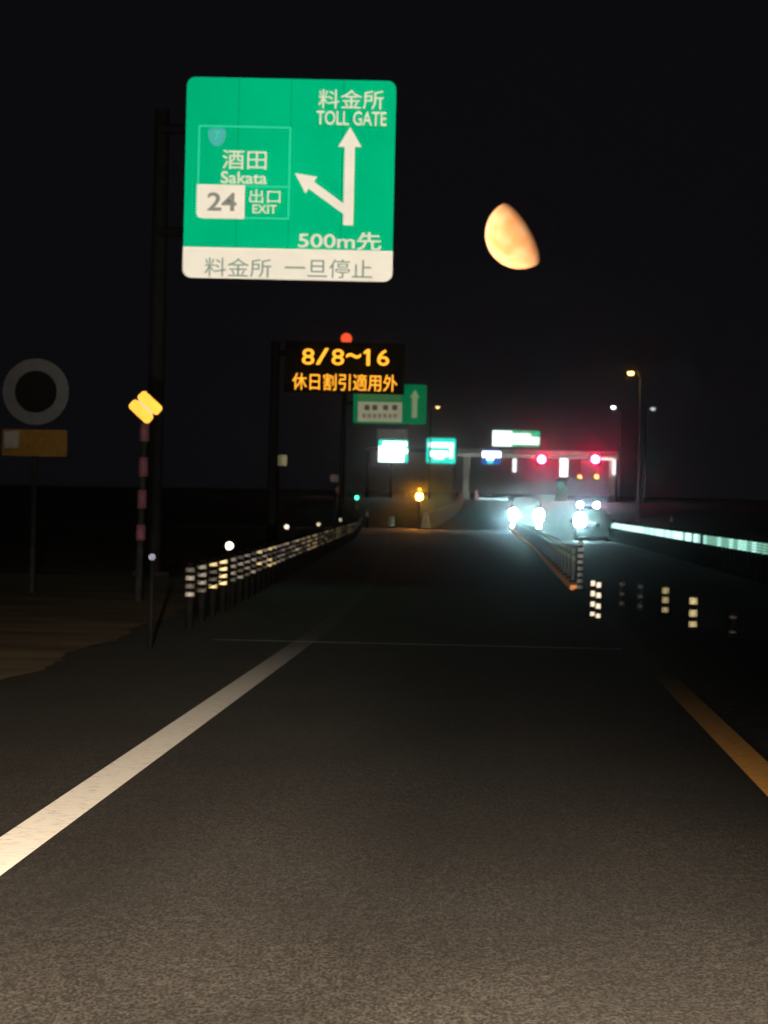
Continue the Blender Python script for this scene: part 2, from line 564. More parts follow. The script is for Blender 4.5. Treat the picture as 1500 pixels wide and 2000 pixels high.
ar.plate([(ax - 0.10, bot.z), (ax + 0.10, bot.z), (ax + 0.10, zh), (ax + 0.23, zh), (ax, top.z), (ax - 0.23, zh), (ax - 0.10, zh)], D1 - 0.012, 0.006, M_WHITE)
local(ar.build('straight_arrow'), sg)
da = MB()
e, tp = Vector((ax - 0.04, at(681, 412, D1).z)), Vector(XZ(576, 338, D1))
d = (tp - e).normalized()
n_ = Vector((-d.y, d.x))
hb = tp - d * 0.40
sh_ = 0.085
da.plate([tuple(e + n_ * sh_), tuple(hb + n_ * sh_), tuple(hb + n_ * 0.20), tuple(tp), tuple(hb - n_ * 0.20), tuple(hb - n_ * sh_), tuple(e - n_ * sh_)], D1 - 0.0065, 0.005, M_WHITE)
local(da.build('exit_arrow'), sg)
sp = MB()
sp.plate(rrect(SX0 - 0.005, SX1 + 0.005, SZ0 - 0.005, strip_top, 0.17, (1, 1, 0, 0)), D1 - 0.012, 0.008, M_WHITE)
sp.text('料金所', *B(400, 530, 504, 541, D1), D1 - 0.018, M_DARKTXT, bold=0.0)
sp.text('一旦停止', *B(556, 727, 506, 543, D1), D1 - 0.018, M_DARKTXT, bold=0.0)
local(sp.build('stop_strip'), sg)
fr = MB()
for k in range(4):
    xx = SX0 + 0.5 + k * (SX1 - SX0 - 1.0) / 3
    fr.box((xx, D1 + 0.075, (SZ0 + SZ1) / 2), (0.08, 0.08, SZ1 - SZ0 - 0.5), M_STEEL)
local(fr.build('rear_rail'), sg)
pl = MB()
px_ = SX0 - 0.5
pl.tube((px_, D1 + 0.5, 0), (px_, D1 + 0.5, SZ1 - 0.6), 0.17, 0.14, M_STEEL, 16)
pl.box((px_, D1 + 0.5, 0.05), (0.7, 0.7, 0.1), M_STEEL, 0.01)
local(pl.build('pole'), sg)
for zz in (SZ0 + 0.9, SZ1 - 1.0):
    am = MB()
    am.tube((px_, D1 + 0.36, zz), (SX1 - 0.5, D1 + 0.26, zz), 0.10, 0.07, M_STEEL, 12)
    local(am.build('arm'), sg)

# ------------------------------------------------------------------ amber LED message board at 150 m
D2 = 150.0
L0, L1_, LZ0, LZ1 = B(556, 790, 668, 768, D2)
lb = thing('message_board', (L0 - 0.3, D2 + 0.4, 0), 'black overhead message board with glowing amber figures and characters', 'message board')
hs = MB()
hs.box(((L0 + L1_) / 2, D2 + 0.2, (LZ0 + LZ1) / 2), (L1_ - L0, 0.4, LZ1 - LZ0), M_BLACK, 0.02)
local(hs.build('housing'), lb)
lt = MB()
for s, bx in (('8', (590, 614, 681, 712)), ('/', (617, 642, 680, 712)), ('8', (648, 672, 682, 713)), ('~', (676, 705, 690, 700)), ('6', (737, 760, 683, 714))):
    lt.text(s, *B(*bx, D2), D2 - 0.014, M_LED, bold=0.004)
zt_, zb_, x1_ = at(718, 682, D2).z, at(718, 714, D2).z, at(719, 700, D2).x
lt.plate([(x1_ - 0.045, zb_), (x1_ + 0.05, zb_), (x1_ + 0.05, zt_), (x1_ - 0.03, zt_), (x1_ - 0.13, zt_ - 0.08), (x1_ - 0.13, zt_ - 0.15), (x1_ - 0.045, zt_ - 0.11)], D2 - 0.014, 0.004, M_LED)
local(lt.build('date_lettering'), lb)
lt = MB()
lt.text('休日割引適用外', *B(571, 776, 730, 763, D2), D2 - 0.014, M_LED, bold=0.0)
local(lt.build('notice_lettering'), lb)
pl = MB()
pl.tube((L0 - 0.3, D2 + 0.4, 0), (L0 - 0.3, D2 + 0.4, LZ1), 0.16, 0.13, M_STEEL, 14)
local(pl.build('pole'), lb)
am = MB()
am.tube((L0 - 0.3, D2 + 0.5, LZ1 - 0.35), (L1_ - 0.4, D2 + 0.5, LZ1 - 0.35), 0.09, 0.07, M_STEEL, 12)
local(am.build('arm'), lb)
rb = thing('warning_lamp', (*at(676, 661, D2).xy, LZ1), 'round red warning lamp on top of the amber message board', 'lamp')
c = at(676, 661, D2)
q = MB()
q.tube((c.x, D2 + 0.2, LZ1), (c.x, D2 + 0.2, c.z - 0.13), 0.07, 0.07, M_STEEL)
local(q.build('base'), rb)
q = MB()
q.ball((c.x, D2 + 0.2, c.z), 0.165, M_REDLAMP, 16)
local(q.build('red_lens'), rb)

# ------------------------------------------------------------------ dim green sign farther on at 260 m
D3 = 260.0
G2 = mat('retro_glow_green', (0.0, 0.40, 0.16), 0.7, noise=0.1, scale=2, spec=0.0, emit=((0.0, 0.40, 0.14), 0.13))  # emission stands in for headlight returned by the reflective sheeting
L2 = mat('retro_glow_pale_green', (0.08, 0.45, 0.18), 0.7, noise=0.1, scale=2, spec=0.0, emit=((0.12, 0.30, 0.10), 0.14))
W2 = mat('retro_glow_white', (0.75, 0.75, 0.58), 0.7, noise=0.1, scale=2, spec=0.0, emit=((0.75, 0.80, 0.52), 0.14))
A2 = mat('retro_glow_arrow', (0.55, 0.70, 0.45), 0.7, noise=0.1, scale=2, spec=0.0, emit=((0.5, 0.8, 0.42), 0.13))
G0, G1, GZ0, GZ1 = B(690, 833, 750, 828, D3)
s2 = thing('guide_sign', (G1 + 0.4, D3 + 0.5, gz(D3)), 'dim green sign with pale lettered plate and upward arrow, partly behind the message board', 'road sign')
q = MB()
q.plate(rrect(G0, G1, GZ0, GZ1, 0.15), D3, 0.03, G2)
q.plate(rrect(*B(698, 784, 767, 782, D3), 0.05), D3 - 0.005, 0.004, L2)
local(q.build('sign_face'), s2)
q = MB()
x0, x1, z0, z1 = B(699, 785, 785, 824, D3)
q.plate([(x0, z0), (x1, z0), (x1, z1), (x0, z1)], D3 - 0.01, 0.006, W2)
for k, cxp in enumerate((717, 732, 753, 771)):
    q.plate([(p[0], p[1]) for p in rrect(*B(cxp - 5, cxp + 5, 791, 801, D3), 0.05)], D3 - 0.014, 0.003, M_GREYTXT)
for k in range(7):
    q.plate([(p[0], p[1]) for p in rrect(*B(708 + k * 10.2, 714 + k * 10.2, 808, 816, D3), 0.03)], D3 - 0.014, 0.003, mat('pale_grey_lettering', (0.5, 0.48, 0.40), 0.6, noise=0.1, scale=4))
local(q.build('white_plate'), s2)
q = MB()
tp, zb, zh, ax = at(810, 761, D3), at(810, 816, D3).z, at(810, 777, D3).z, at(810, 790, D3).x
q.plate([(ax - 0.13, zb), (ax + 0.13, zb), (ax + 0.13, zh), (ax + 0.24, zh), (ax, tp.z), (ax - 0.24, zh), (ax - 0.13, zh)], D3 - 0.01, 0.006, A2)
local(q.build('arrow'), s2)
q = MB()
q.tube((G0 - 0.5, D3 + 0.5, gz(D3)), (G0 - 0.5, D3 + 0.5, GZ1), 0.16, 0.13, M_STEEL, 14)
local(q.build('pole'), s2)
q = MB()
q.tube((G0 - 0.5, D3 + 0.35, (GZ0 + GZ1) / 2), (G1 - 0.4, D3 + 0.2, (GZ0 + GZ1) / 2), 0.09, 0.07, M_STEEL, 12)
local(q.build('arm'), s2)

# ------------------------------------------------------------------ round sign over an amber plate at the left edge
D4 = 80.0
c = at(70, 765, D4)
rs = thing('round_sign', (c.x, D4 + 0.1, 0), 'unlit round sign with dim grey ring and dark middle over an amber plate', 'road sign')
q = MB()
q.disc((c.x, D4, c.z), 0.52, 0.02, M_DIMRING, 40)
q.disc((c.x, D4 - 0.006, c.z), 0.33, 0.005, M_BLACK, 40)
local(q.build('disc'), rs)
x0, x1, z0, z1 = B(4, 131, 839, 891, D4)
q = MB()
q.plate(rrect(x0, x1, z0, z1, 0.03), D4, 0.02, M_AMBER_PLATE)
q.plate(rrect(x0 + 0.03, x0 + 0.26, z0 + 0.12, z1 - 0.03, 0.02), D4 - 0.005, 0.004, mat('faded_grey_patch', (0.022, 0.020, 0.016), 0.8, noise=0.3, scale=9))
local(q.build('plate'), rs)
q = MB()
q.tube((c.x, D4 + 0.07, 0), (c.x, D4 + 0.07, c.z + 0.4), 0.045, 0.045, M_STEEL)
local(q.build('post'), rs)

# ------------------------------------------------------------------ snow pole with two slanted yellow bars
D5 = 75.0
c = at(284, 795, D5)
b0 = at(271, 1075, D5)
sn = thing('snow_pole', (b0.x, D5 + 0.08, 0), 'tall dark snow pole with dull red bands under two slanted yellow bars', 'snow pole')
top = Vector((c.x, D5 + 0.08, c.z + 0.1))
q = MB()
q.tube((b0.x, D5 + 0.08, 0), top, 0.055, 0.045, M_STEEL)
local(q.build('pole'), sn)
for yy, hh in ((845, 34), (912, 38), (975, 36), (1040, 30)):
    tt = (at(278, yy, D5).z) / top.z
    p = Vector((b0.x, D5 + 0.08, 0)).lerp(top, tt)
    q = MB()
    q.tube((p.x, p.y, p.z - hh * 0.00375), (p.x, p.y, p.z + hh * 0.00375), 0.07, 0.07, M_PINK, 14)
    local(q.build('red_band'), sn)
def slant(cx, cz, ln, wd, ang, y, th, mtl, mb):
    pts = rrect(-ln / 2, ln / 2, -wd / 2, wd / 2, wd * 0.33)
    ca, sa = math.cos(ang), math.sin(ang)
    return mb.plate([(cx + x * ca - z * sa, cz + x * sa + z * ca) for x, z in pts], y, th, mtl)
for (px, py) in ((293, 787), (275.5, 804)):
    p = at(px, py, D5)
    q = slant(p.x, p.z, 0.40, 0.165, R(-42), D5, 0.03, M_YELLOW, MB())
    local(q.build('yellow_bar'), sn)
p = at(284, 795, D5)
q = slant(p.x, p.z, 0.28, 0.07, R(-42), D5 + 0.035, 0.02, mat('grey_bracket', (0.16, 0.18, 0.24), 0.5, metal=0.3, noise=0.1), MB())
local(q.build('bracket'), sn)

# ------------------------------------------------------------------ small plates on posts along the left verge
def post_sign(px, py, D, wpx, hpx, mtl, label, round_=False):
    c = at(px, py, D)
    tng = thing('post_sign', (c.x, D + 0.05, gz(D)), label, 'road sign')
    q = MB()
    hw, hh = wpx / 2 * D / F_PX, hpx / 2 * D / F_PX
    if round_:
        q.disc((c.x, D, c.z), hw, 0.02, mtl, 24)
    else:
        q.plate(rrect(c.x - hw, c.x + hw, c.z - hh, c.z + hh, 0.03), D, 0.02, mtl)
    local(q.build('plate'), tng)
    q = MB()
    q.tube((c.x, D + 0.06, gz(D)), (c.x, D + 0.06, c.z + hh * 0.6), 0.035, 0.035, M_STEEL)
    local(q.build('post'), tng)
    return tng
post_sign(544, 899, 200, 33, 21, mat('pale_yellow_plate', (0.62, 0.60, 0.36), 0.6, noise=0.1, scale=6), 'small pale rectangular plate on a dark post beyond the left barrier')
t3 = post_sign(655, 934, 300, 20, 14, mat('faded_pink_plate', (0.32, 0.26, 0.26), 0.6, noise=0.3, scale=6), 'faint pinkish pair of small plates near the green lamp')
c = at(664, 957, 300)
q = MB()
q.disc((c.x, 300 - 0.004, c.z), 0.24, 0.02, mat('faded_red_plate', (0.45, 0.17, 0.13), 0.6, noise=0.3, scale=6), 20)
local(q.build('lower_plate'), t3)

# ------------------------------------------------------------------ roadside barriers: posts with reflective bands, cables between them
def barrier(name, label, xf, ys, rows, bands, weights, post_m, cables=True, muddy=0.0, band_h=0.026):
    tng = thing(name, (xf(ys[0]), ys[0], gz(ys[0])), label, 'barrier')
    pm = MB()
    pm.tube((0, 0, 0), (0, 0, rows[-1] + 0.09), 0.045, 0.045, post_m, 10)
    pmesh = pm.mesh('post')
    dirty = mat('mud_covered_band', (0.02, 0.019, 0.018), 0.8, noise=0.3, scale=20)
    rnd = random.Random(5)
    bmeshes = []
    for bmtl in bands:
        vs3 = []
        for n_var in range(4):
            bb = MB()
            for zr in rows:
                bb.tube((0, 0, zr - band_h), (0, 0, zr + band_h), 0.058, 0.058, dirty if rnd.random() < muddy else bmtl, 12)
            vs3.append(bb.mesh('reflective_bands'))
        bmeshes.append(vs3)
    for k, y in enumerate(ys):
        po = bpy.data.objects.new('post', pmesh)
        COL.objects.link(po)
        po.parent = tng
        po.matrix_parent_inverse = Matrix.Translation(tng.location).inverted()
        po.location = (xf(y), y, gz(y))
        bo = bpy.data.objects.new('reflective_bands', rnd.choice(rnd.choices(bmeshes, weights=weights(y))[0]))
        COL.objects.link(bo)
        bo.parent = po
    if cables:
        for zr in rows:
            cb = MB()
            pts = [(xf(y) + 0.07, y, gz(y) + zr + 0.045) for y in ys[::3]]
            cb.path(pts, 0.009, M_CABLE, 6)
            local(cb.build('cable'), tng)
    return tng
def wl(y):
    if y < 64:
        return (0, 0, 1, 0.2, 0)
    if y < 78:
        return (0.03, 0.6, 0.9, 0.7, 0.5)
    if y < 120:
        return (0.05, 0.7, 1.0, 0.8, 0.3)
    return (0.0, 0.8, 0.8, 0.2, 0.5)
ysL = [60 + 3.0 * k for k in range(81)]
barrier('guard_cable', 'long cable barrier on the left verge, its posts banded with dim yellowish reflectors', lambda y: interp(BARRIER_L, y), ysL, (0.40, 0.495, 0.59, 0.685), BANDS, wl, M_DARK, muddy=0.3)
ysR = [105 + 2.2 * k for k in range(82)]
M_GLOW_BANDS = [mat('mint_retro_glow_low', (0.40, 0.75, 0.60), 0.5, noise=0.1, scale=20, emit=((0.32, 0.85, 0.66), 0.5)),  # glow painted in, rising with distance, for headlight the bands return
                mat('mint_retro_glow_mid', (0.55, 0.85, 0.75), 0.5, noise=0.1, scale=20, emit=((0.42, 0.95, 0.82), 1.1)),
                mat('mint_retro_glow_high', (0.70, 0.93, 0.85), 0.5, noise=0.1, scale=20, emit=((0.55, 1.0, 0.93), 2.2))]
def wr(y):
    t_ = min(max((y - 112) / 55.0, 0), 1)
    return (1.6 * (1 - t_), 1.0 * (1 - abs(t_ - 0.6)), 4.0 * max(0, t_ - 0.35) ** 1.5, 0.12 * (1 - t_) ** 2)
barrier('guard_cable', 'mint green banded cable barrier running along the far right edge of the road', lambda y: 5.78 - (0.0 if y < 262 else (y - 262) * 0.012), ysR, (0.66, 0.72, 0.78, 0.84), M_GLOW_BANDS + [BANDS[2]], wr, M_DARK, muddy=0.0, band_h=0.021)

# delineators: round reflectors on thin stems behind the left barrier
M_DELIN = mat('white_delineator_lens', (0.95, 0.92, 0.86), 0.4, noise=0.03, scale=20)
M_DELIN_B = mat('bluish_delineator_lens', (0.010, 0.020, 0.075), 0.6, noise=0.05, scale=20)
M_DELIN_Y = mat('cream_delineator_lens', (0.95, 0.90, 0.62), 0.4, noise=0.03, scale=20)
DL = [((297, 1088), 51, 0.034, M_DELIN_B, 'bluish dim round delineator left of the banded cable barrier, nearest to the camera'),
      ((448, 1066), 70, 0.058, M_DELIN, 'largest and brightest white delineator above the left cable barrier'),
      ((560, 1029), 108, 0.055, M_DELIN, 'bright white delineator, second in line above the left cable barrier'),
      ((622, 1024), 140, 0.055, M_DELIN_Y, 'cream delineator above the left barrier, between the bright one and the smallest'),
      ((665, 1015), 180, 0.06, M_DELIN_Y, 'small cream delineator standing farthest along the left barrier')]
for (pp, D, rr, mm, lab) in DL:
    c = at(*pp, D)
    tng = thing('delineator', (c.x, D + 0.04, gz(D)), lab, 'delineator', 'delineators along the left barrier')
    q = MB()
    q.disc((0, 0, 0), rr, 0.02, mm, 20)
    ln = q.build('reflector', tng)
    ln.location = (0, -0.04, c.z - gz(D))
    ln.rotation_euler = (0, 0, 0)
    q = MB()
    q.tube((0, 0, 0), (0, 0, c.z - gz(D) + rr * 0.7), 0.02, 0.02, M_DARK, 10)
    q.build('stem', tng)

# ------------------------------------------------------------------ lane divider: banded rubber poles, kerb and thin posts
def rubber_pole(x, y, zs, bandm, label, half=0.032, rad=0.045, group='banded rubber poles on the median'):
    tng = thing('rubber_pole', (x, y, gz(y)), label, 'rubber pole', group)
    q = MB()
    q.tube((0, 0, 0.035), (0, 0, zs[-1] + 0.07), rad * 0.9, rad * 0.85, M_POLE_O, 12)
    q.build('pole', tng)
    q = MB()
    q.tube((0, 0, 0), (0, 0, 0.04), rad * 2.0, rad * 1.7, M_POLE_O, 14)
    q.build('base', tng)
    for z in zs:
        q = MB()
        q.tube((0, 0, z - half), (0, 0, z + half), rad, rad, bandm, 14)
        q.build('reflective_band', tng)
    return tng
p1, p2 = at(1157, 1205, 70.5), at(1168, 1207, 69.2)
rubber_pole(p1.x, 70.5, (0.06, 0.20, 0.345, 0.485), BANDS[0], 'left of the two bright white banded poles standing close together', 0.036, 0.036)
rubber_pole(p2.x, 69.2, (0.06, 0.20, 0.345, 0.485), BANDS[0], 'right of the two bright white banded poles standing close together', 0.036, 0.036)
rubber_pole(at(1353, 1226, 65).x, 65, (0.07, 0.215, 0.37), BANDS[4], 'bright yellowish three-banded pole, nearest on the median', 0.044, 0.056)
rubber_pole(at(1299, 1195, 74).x, 74, (0.07, 0.22, 0.355), BANDS[1], 'duller yellowish three-banded pole behind the bright yellow one', 0.044, 0.054)
M_FAINT = mat('grimy_band', (0.012, 0.012, 0.012), 0.7, noise=0.4, scale=20)
rubber_pole(at(1214, 1180, 79).x, 79, (0.07, 0.21, 0.36), M_FAINT, 'faint grimy pole just right of the bright white pair', 0.03, 0.045)
rubber_pole(at(1250, 1185, 77).x, 77, (0.07, 0.21, 0.36), M_FAINT, 'faint grimy pole midway between the white pair and the duller yellow pole', 0.03, 0.045)
rubber_pole(at(1431, 1240, 61.5).x, 61.5, (0.07, 0.25), mat('worn_band', (0.028, 0.028, 0.028), 0.7, noise=0.4, scale=20), 'faint worn pole at the right, beyond the bright yellowish pole', 0.016, 0.05)
rubber_pole(1.60, 94.2, (0.07, 0.185, 0.30, 0.415, 0.53, 0.645, 0.76, 0.875), mat('grey_white_band', (0.20, 0.20, 0.20), 0.6, noise=0.15, scale=20), 'tall grey banded pole at the near end of the orange kerb', 0.035, 0.055, 'kerb end pole')
kb = MB()
y = 94.6
while y < 325:
    x = divider_x(y)
    kb.box((x, y + 0.42, gz(y) + 0.055), (0.22, 0.8, 0.10), M_CURB, 0.02)
    y += 1.05
tag(kb.build('separator_kerb'), 'long low orange kerb of rubber blocks dividing the two directions', 'kerb')
proto = None
y = 98.0
k = 0
while y < 300:
    loc = (divider_x(y), y, gz(y) + 0.106)
    if proto is None:
        proto = thing('divider_post', loc, 'thin pale post standing in the row on the orange kerb', 'post', 'thin posts on the orange kerb')
        q = MB()
        q.tube((0, 0, 0.03), (0, 0, 0.66), 0.036, 0.032, M_POST, 10)
        q.build('tube', proto)
        q = MB()
        q.tube((0, 0, 0.0), (0, 0, 0.035), 0.08, 0.07, M_POLE_O, 12)
        q.build('base', proto)
        for z in (0.46, 0.6):
            q = MB()
            q.tube((0, 0, z - 0.05), (0, 0, z + 0.05), 0.04, 0.04, mat('faded_mint_band', (0.09, 0.13, 0.09), 0.6, noise=0.2, scale=20), 12)
            q.build('reflective_band', proto)
    else:
        copy_tree(proto, loc)
    y += 5.2
    k += 1

# ------------------------------------------------------------------ toll gate at 560 m
DT = 560.0
gt = gz(DT)
M_CANOPY = mat('pale_grey_canopy', (0.62, 0.66, 0.60), 0.7, noise=0.15, scale=1)
M_TUBE = glow('white_light_tube', (0.90, 0.97, 1.0), 1.5)
tg = thing('toll_gate', (4.8, DT, gt), 'wide flat-roofed toll gate on pale posts at the end of the road', 'toll gate')
q = MB()
q.box((4.6, DT + 3.0, 7.47), (17.6, 6.0, 0.79), M_CANOPY, 0.05)
local(q.build('roof'), tg)
for x in (-3.2, 12.75):
    q = MB()
    q.box((x, DT + 0.6, (gt + 7.075) / 2), (0.66, 0.5, 7.075 - gt), M_CANOPY, 0.03)
    q.box((x, DT + 0.6, gt + 0.4), (0.9, 0.9, 0.8), M_CONC, 0.1)
    local(q.build('post'), tg)
q = MB()
q.box((12.95, DT - 0.06, 6.2), (0.32, 0.1, 1.7), M_TUBE, 0.02)
q.box((11.95, DT - 0.06, 7.05), (1.7, 0.1, 0.16), M_TUBE, 0.02)
local(q.build('corner_light'), tg)
c = at(1005, 909, DT)
q = MB()
q.box((c.x, DT + 0.5, c.z), (0.42, 0.14, 1.5), M_TUBE, 0.05)
local(q.build('hanging_light'), tg)
for x in (-2.3, 1.6, 5.6, 9.2, 11.9):
    q = MB()
    q.box((x, DT + 0.5, 7.055), (0.5, 0.5, 0.04), glow('added_canopy_light', (0.80, 1.0, 0.90), 50.0))  # added lamps that brighten the gate posts
    local(q.build('added_downlight'), tg)
q = MB()
q.box((4.6, DT - 0.03, 7.16), (17.4, 0.05, 0.40), glow('added_fascia_glow', (0.85, 0.95, 0.85), 0.16), 0.01)  # glow added along the roof edge to brighten it
local(q.build('added_fascia_strip'), tg)
# low barrier arm with a glow painted in for the light falling on it, island kerbs
q = MB()
x0, x1, z0, z1 = B(935, 992, 972, 977, DT)
q.box(((x0 + x1) / 2, DT - 1.0, (z0 + z1) / 2), (x1 - x0, 0.1, 0.16), glow('arm_glow', (0.75, 0.95, 1.0), 0.75), 0.02)
arm = tag(local(q.build('gate_arm'), tg), None, None)
bo = thing('toll_booth', (7.45, DT, gt), 'bright white and teal toll booth tower in the middle of the gate', 'toll booth')
M_BOOTH = mat('teal_booth_wall', (0.18, 0.50, 0.47), 0.6, noise=0.1, scale=2, emit=((0.20, 0.55, 0.52), 0.35))
q = MB()
q.box((7.45, DT - 1.2, gt + 0.12), (2.2, 7.0, 0.24), M_CONC, 0.05)
local(q.build('island'), bo)
q = MB()
q.box((7.2, DT - 1.2, gt + 1.35), (1.3, 2.2, 2.2), mat('booth_wall', (0.25, 0.42, 0.40), 0.6, noise=0.1, scale=2), 0.04)
local(q.build('cabin'), bo)
q = MB()
q.box((7.1, DT - 2.32, gt + 1.75), (0.85, 0.04, 0.95), glow('booth_window_light', (0.35, 0.80, 0.78), 0.35), 0.01)
local(q.build('window'), bo)
q = MB()
q.box((7.45, DT - 1.4, gt + 3.6), (0.9, 0.5, 2.2), glow('lit_column', (0.85, 1.0, 0.98), 2.2), 0.05)
local(q.build('lit_column'), bo)
q = MB()
q.box((7.5, DT - 1.4, gt + 2.58), (1.7, 1.0, 0.25), mat('booth_roof', (0.4, 0.5, 0.48), 0.6, noise=0.1, scale=2), 0.03)
local(q.build('booth_roof'), bo)

def lit_sign(px0, px1, py0, py1, D, paint, label, name='lit_sign', frame_m=None, support=True):
    x0, x1, z0, z1 = B(px0, px1, py0, py1, D)
    tng = thing(name, ((x0 + x1) / 2, D + 0.2, z0), label, 'lit sign')
    q = MB()
    q.box(((x0 + x1) / 2, D + 0.2, (z0 + z1) / 2), (x1 - x0 + 0.1, 0.3, z1 - z0 + 0.1), M_BACK, 0.02)
    local(q.build('housing'), tng)
    paint(tng, x0, x1, z0, z1, D)
    return tng
W_GLOW = glow('lit_white_panel', (0.95, 1.0, 1.0), 5.0)
W_GLOW2 = glow('soft_white_panel', (0.85, 1.0, 0.95), 1.9)
T_GLOW = glow('lit_teal_panel', (0.0, 0.82, 0.63), 1.05)
G_GLOW = glow('lit_green_panel', (0.0, 0.50, 0.20), 0.95)
def rect(mb, x0, x1, z0, z1, fx0, fx1, fz0, fz1, y, mtl, r=0.03):
    w_, h_ = x1 - x0, z1 - z0
    mb.plate(rrect(x0 + fx0 * w_, x0 + fx1 * w_, z0 + fz0 * h_, z0 + fz1 * h_, r), y, 0.01, mtl)
def paint_a(tng, x0, x1, z0, z1, D):
    q = MB()
    q.plate(rrect(x0, x1, z0, z1, 0.15), D + 0.02, 0.02, T_GLOW)
    local(q.build('sign_face'), tng)
    q = MB()
    rect(q, x0, x1, z0, z1, 0.02, 0.86, 0.03, 0.70, D, W_GLOW)
    rect(q, x0, x1, z0, z1, 0.16, 0.95, 0.72, 0.92, D, W_GLOW)
    rect(q, x0, x1, z0, z1, 0.87, 0.985, 0.42, 0.60, D, W_GLOW)
    local(q.build('white_panel'), tng)
def paint_b(tng, x0, x1, z0, z1, D):
    q = MB()
    q.plate(rrect(x0, x1, z0, z1, 0.25), D + 0.02, 0.02, T_GLOW)
    local(q.build('sign_face'), tng)
    q = MB()
    rect(q, x0, x1, z0, z1, 0.05, 0.93, 0.62, 0.84, D, W_GLOW2)
    rect(q, x0, x1, z0, z1, 0.10, 0.72, 0.28, 0.48, D, W_GLOW)
    rect(q, x0, x1, z0, z1, 0.24, 0.60, 0.16, 0.27, D, W_GLOW2)
    rect(q, x0, x1, z0, z1, 0.78, 0.92, 0.20, 0.61, D, W_GLOW2)
    local(q.build('white_panel'), tng)
def paint_c(tng, x0, x1, z0, z1, D):
    q = MB()
    q.plate([(x0, z0), (x1, z0), (x1, z1), (x0, z1)], D + 0.02, 0.02, G_GLOW)
    local(q.build('sign_face'), tng)
    q = MB()
    rect(q, x0, x1, z0, z1, 0.0, 0.415, 0.0, 0.97, D, W_GLOW2)
    rect(q, x0, x1, z0, z1, 0.425, 0.80, 0.42, 0.82, D, W_GLOW2)
    rect(q, x0, x1, z0, z1, 0.80, 0.99, 0.38, 0.60, D, W_GLOW2)
    rect(q, x0, x1, z0, z1, 0.43, 0.98, 0.14, 0.34, D, W_GLOW2)
    local(q.build('white_panel'), tng)
BL_GLOW = glow('lit_blue_panel', (0.02, 0.16, 0.75), 0.6)
CY_GLOW = glow('lit_cyan_panel', (0.0, 0.62, 0.72), 1.7)
def paint_d(tng, x0, x1, z0, z1, D):
    q = MB()
    q.plate(rrect(x0, x1, z0, z1, 0.2), D + 0.02, 0.02, BL_GLOW)
    local(q.build('sign_face'), tng)
    q = MB()
    rect(q, x0, x1, z0, z1, 0.0, 1.0, 0.46, 0.86, D, W_GLOW)
    rect(q, x0, x1, z0, z1, 0.24, 0.62, 0.27, 0.455, D, W_GLOW)
    local(q.build('white_panel'), tng)
    q = MB()
    rect(q, x0, x1, z0, z1, 0.28, 0.58, 0.02, 0.262, D, CY_GLOW)
    local(q.build('cyan_panel'), tng)
lit_sign(739, 797, 859, 903, DT, paint_a, 'overexposed white lit sign with teal right edge, left of the other lit signs')
lit_sign(833, 890, 856, 905, DT, paint_b, 'teal lit sign with white bands, rounded corners, left of the toll gate roof')
lit_sign(962, 1054, 841, 872, DT, paint_c, 'wide lit sign above the gate, white left part and green right part')
lit_sign(942, 978, 878, 906, DT - 0.4, paint_d, 'small blue lit sign with a white bar hanging under the gate roof')
# dim grey board above the white sign
q = MB()
x0, x1, z0, z1 = B(736, 795, 838, 856, DT + 2)
q.plate([(x0, z0), (x1, z0), (x1, z1), (x0, z1)], DT + 2, 0.05, mat('dim_beige_board', (0.75, 0.74, 0.62), 0.7, noise=0.2, scale=2))
q.box(((x0 + x1) / 2, DT + 2.15, (gt + z1) / 2), (0.2, 0.2, z1 - gt), M_STEEL)
tag(q.build('panel_board'), 'dim grey board standing above the overexposed white sign', 'board')
# gantry that carries the two left signs
gy = DT + 0.75
ga = thing('sign_gantry', (-14.2, gy, gt), 'dark gantry carrying the two lit signs left of the toll gate', 'gantry')
q = MB()
q.box((-9.2, gy, 7.55), (10.0, 0.4, 0.5), M_STEEL, 0.02)
local(q.build('beam'), ga)
for x in (-14.0, -4.55):
    q = MB()
    q.tube((x, gy, gt), (x, gy, 7.28), 0.18, 0.16, M_STEEL, 14)
    local(q.build('post'), ga)

def lamp_unit(name, px, py, D, rad, colr, s, label, post_to=None, group=None, cat='lamp', squash=(1, 1, 1)):
    """a lamp on its own post (or hung from what is above it)"""
    c = at(px, py, D)
    tng = thing(name, (c.x, D, c.z if post_to is None else post_to), label, cat, group)
    q = MB()
    q.disc((c.x, D, c.z), rad, 0.006, glow(name + '_%s_%d' % (s, px), colr, s), 24)
    local(q.build('lens'), tng)
    q = MB()
    q.box((c.x, D + 0.15, c.z), (rad * 2.8, 0.28, rad * 2.8), M_BLACK, 0.03)
    q.box((c.x, D - 0.12, c.z + rad * 1.12), (rad * 2.2, 0.3, 0.04), M_BLACK, 0.01)
    local(q.build('housing'), tng)
    q = MB()
    zt, zb = (c.z + rad * 0.9, post_to) if post_to is not None else (7.085, c.z + rad * 1.2)
    q.tube((c.x, D + 0.36, zb), (c.x, D + 0.36, zt), 0.06, 0.06, M_STEEL, 10)
    local(q.build('post' if post_to is not None else 'hanger'), tng)
    return tng
RED = (1.0, 0.014, 0.07)
lamp_unit('red_signal', 1058, 897, DT - 1.0, 0.42, RED, 340.0, 'red signal lamp under the gate roof left of the white booth tower', group='red signals at the toll gate', cat='signal')
lamp_unit('red_signal', 1163, 897, DT - 1.0, 0.42, RED, 340.0, 'red signal lamp under the gate roof right of the white booth tower', group='red signals at the toll gate', cat='signal')
ORG = (1.0, 0.40, 0.08)
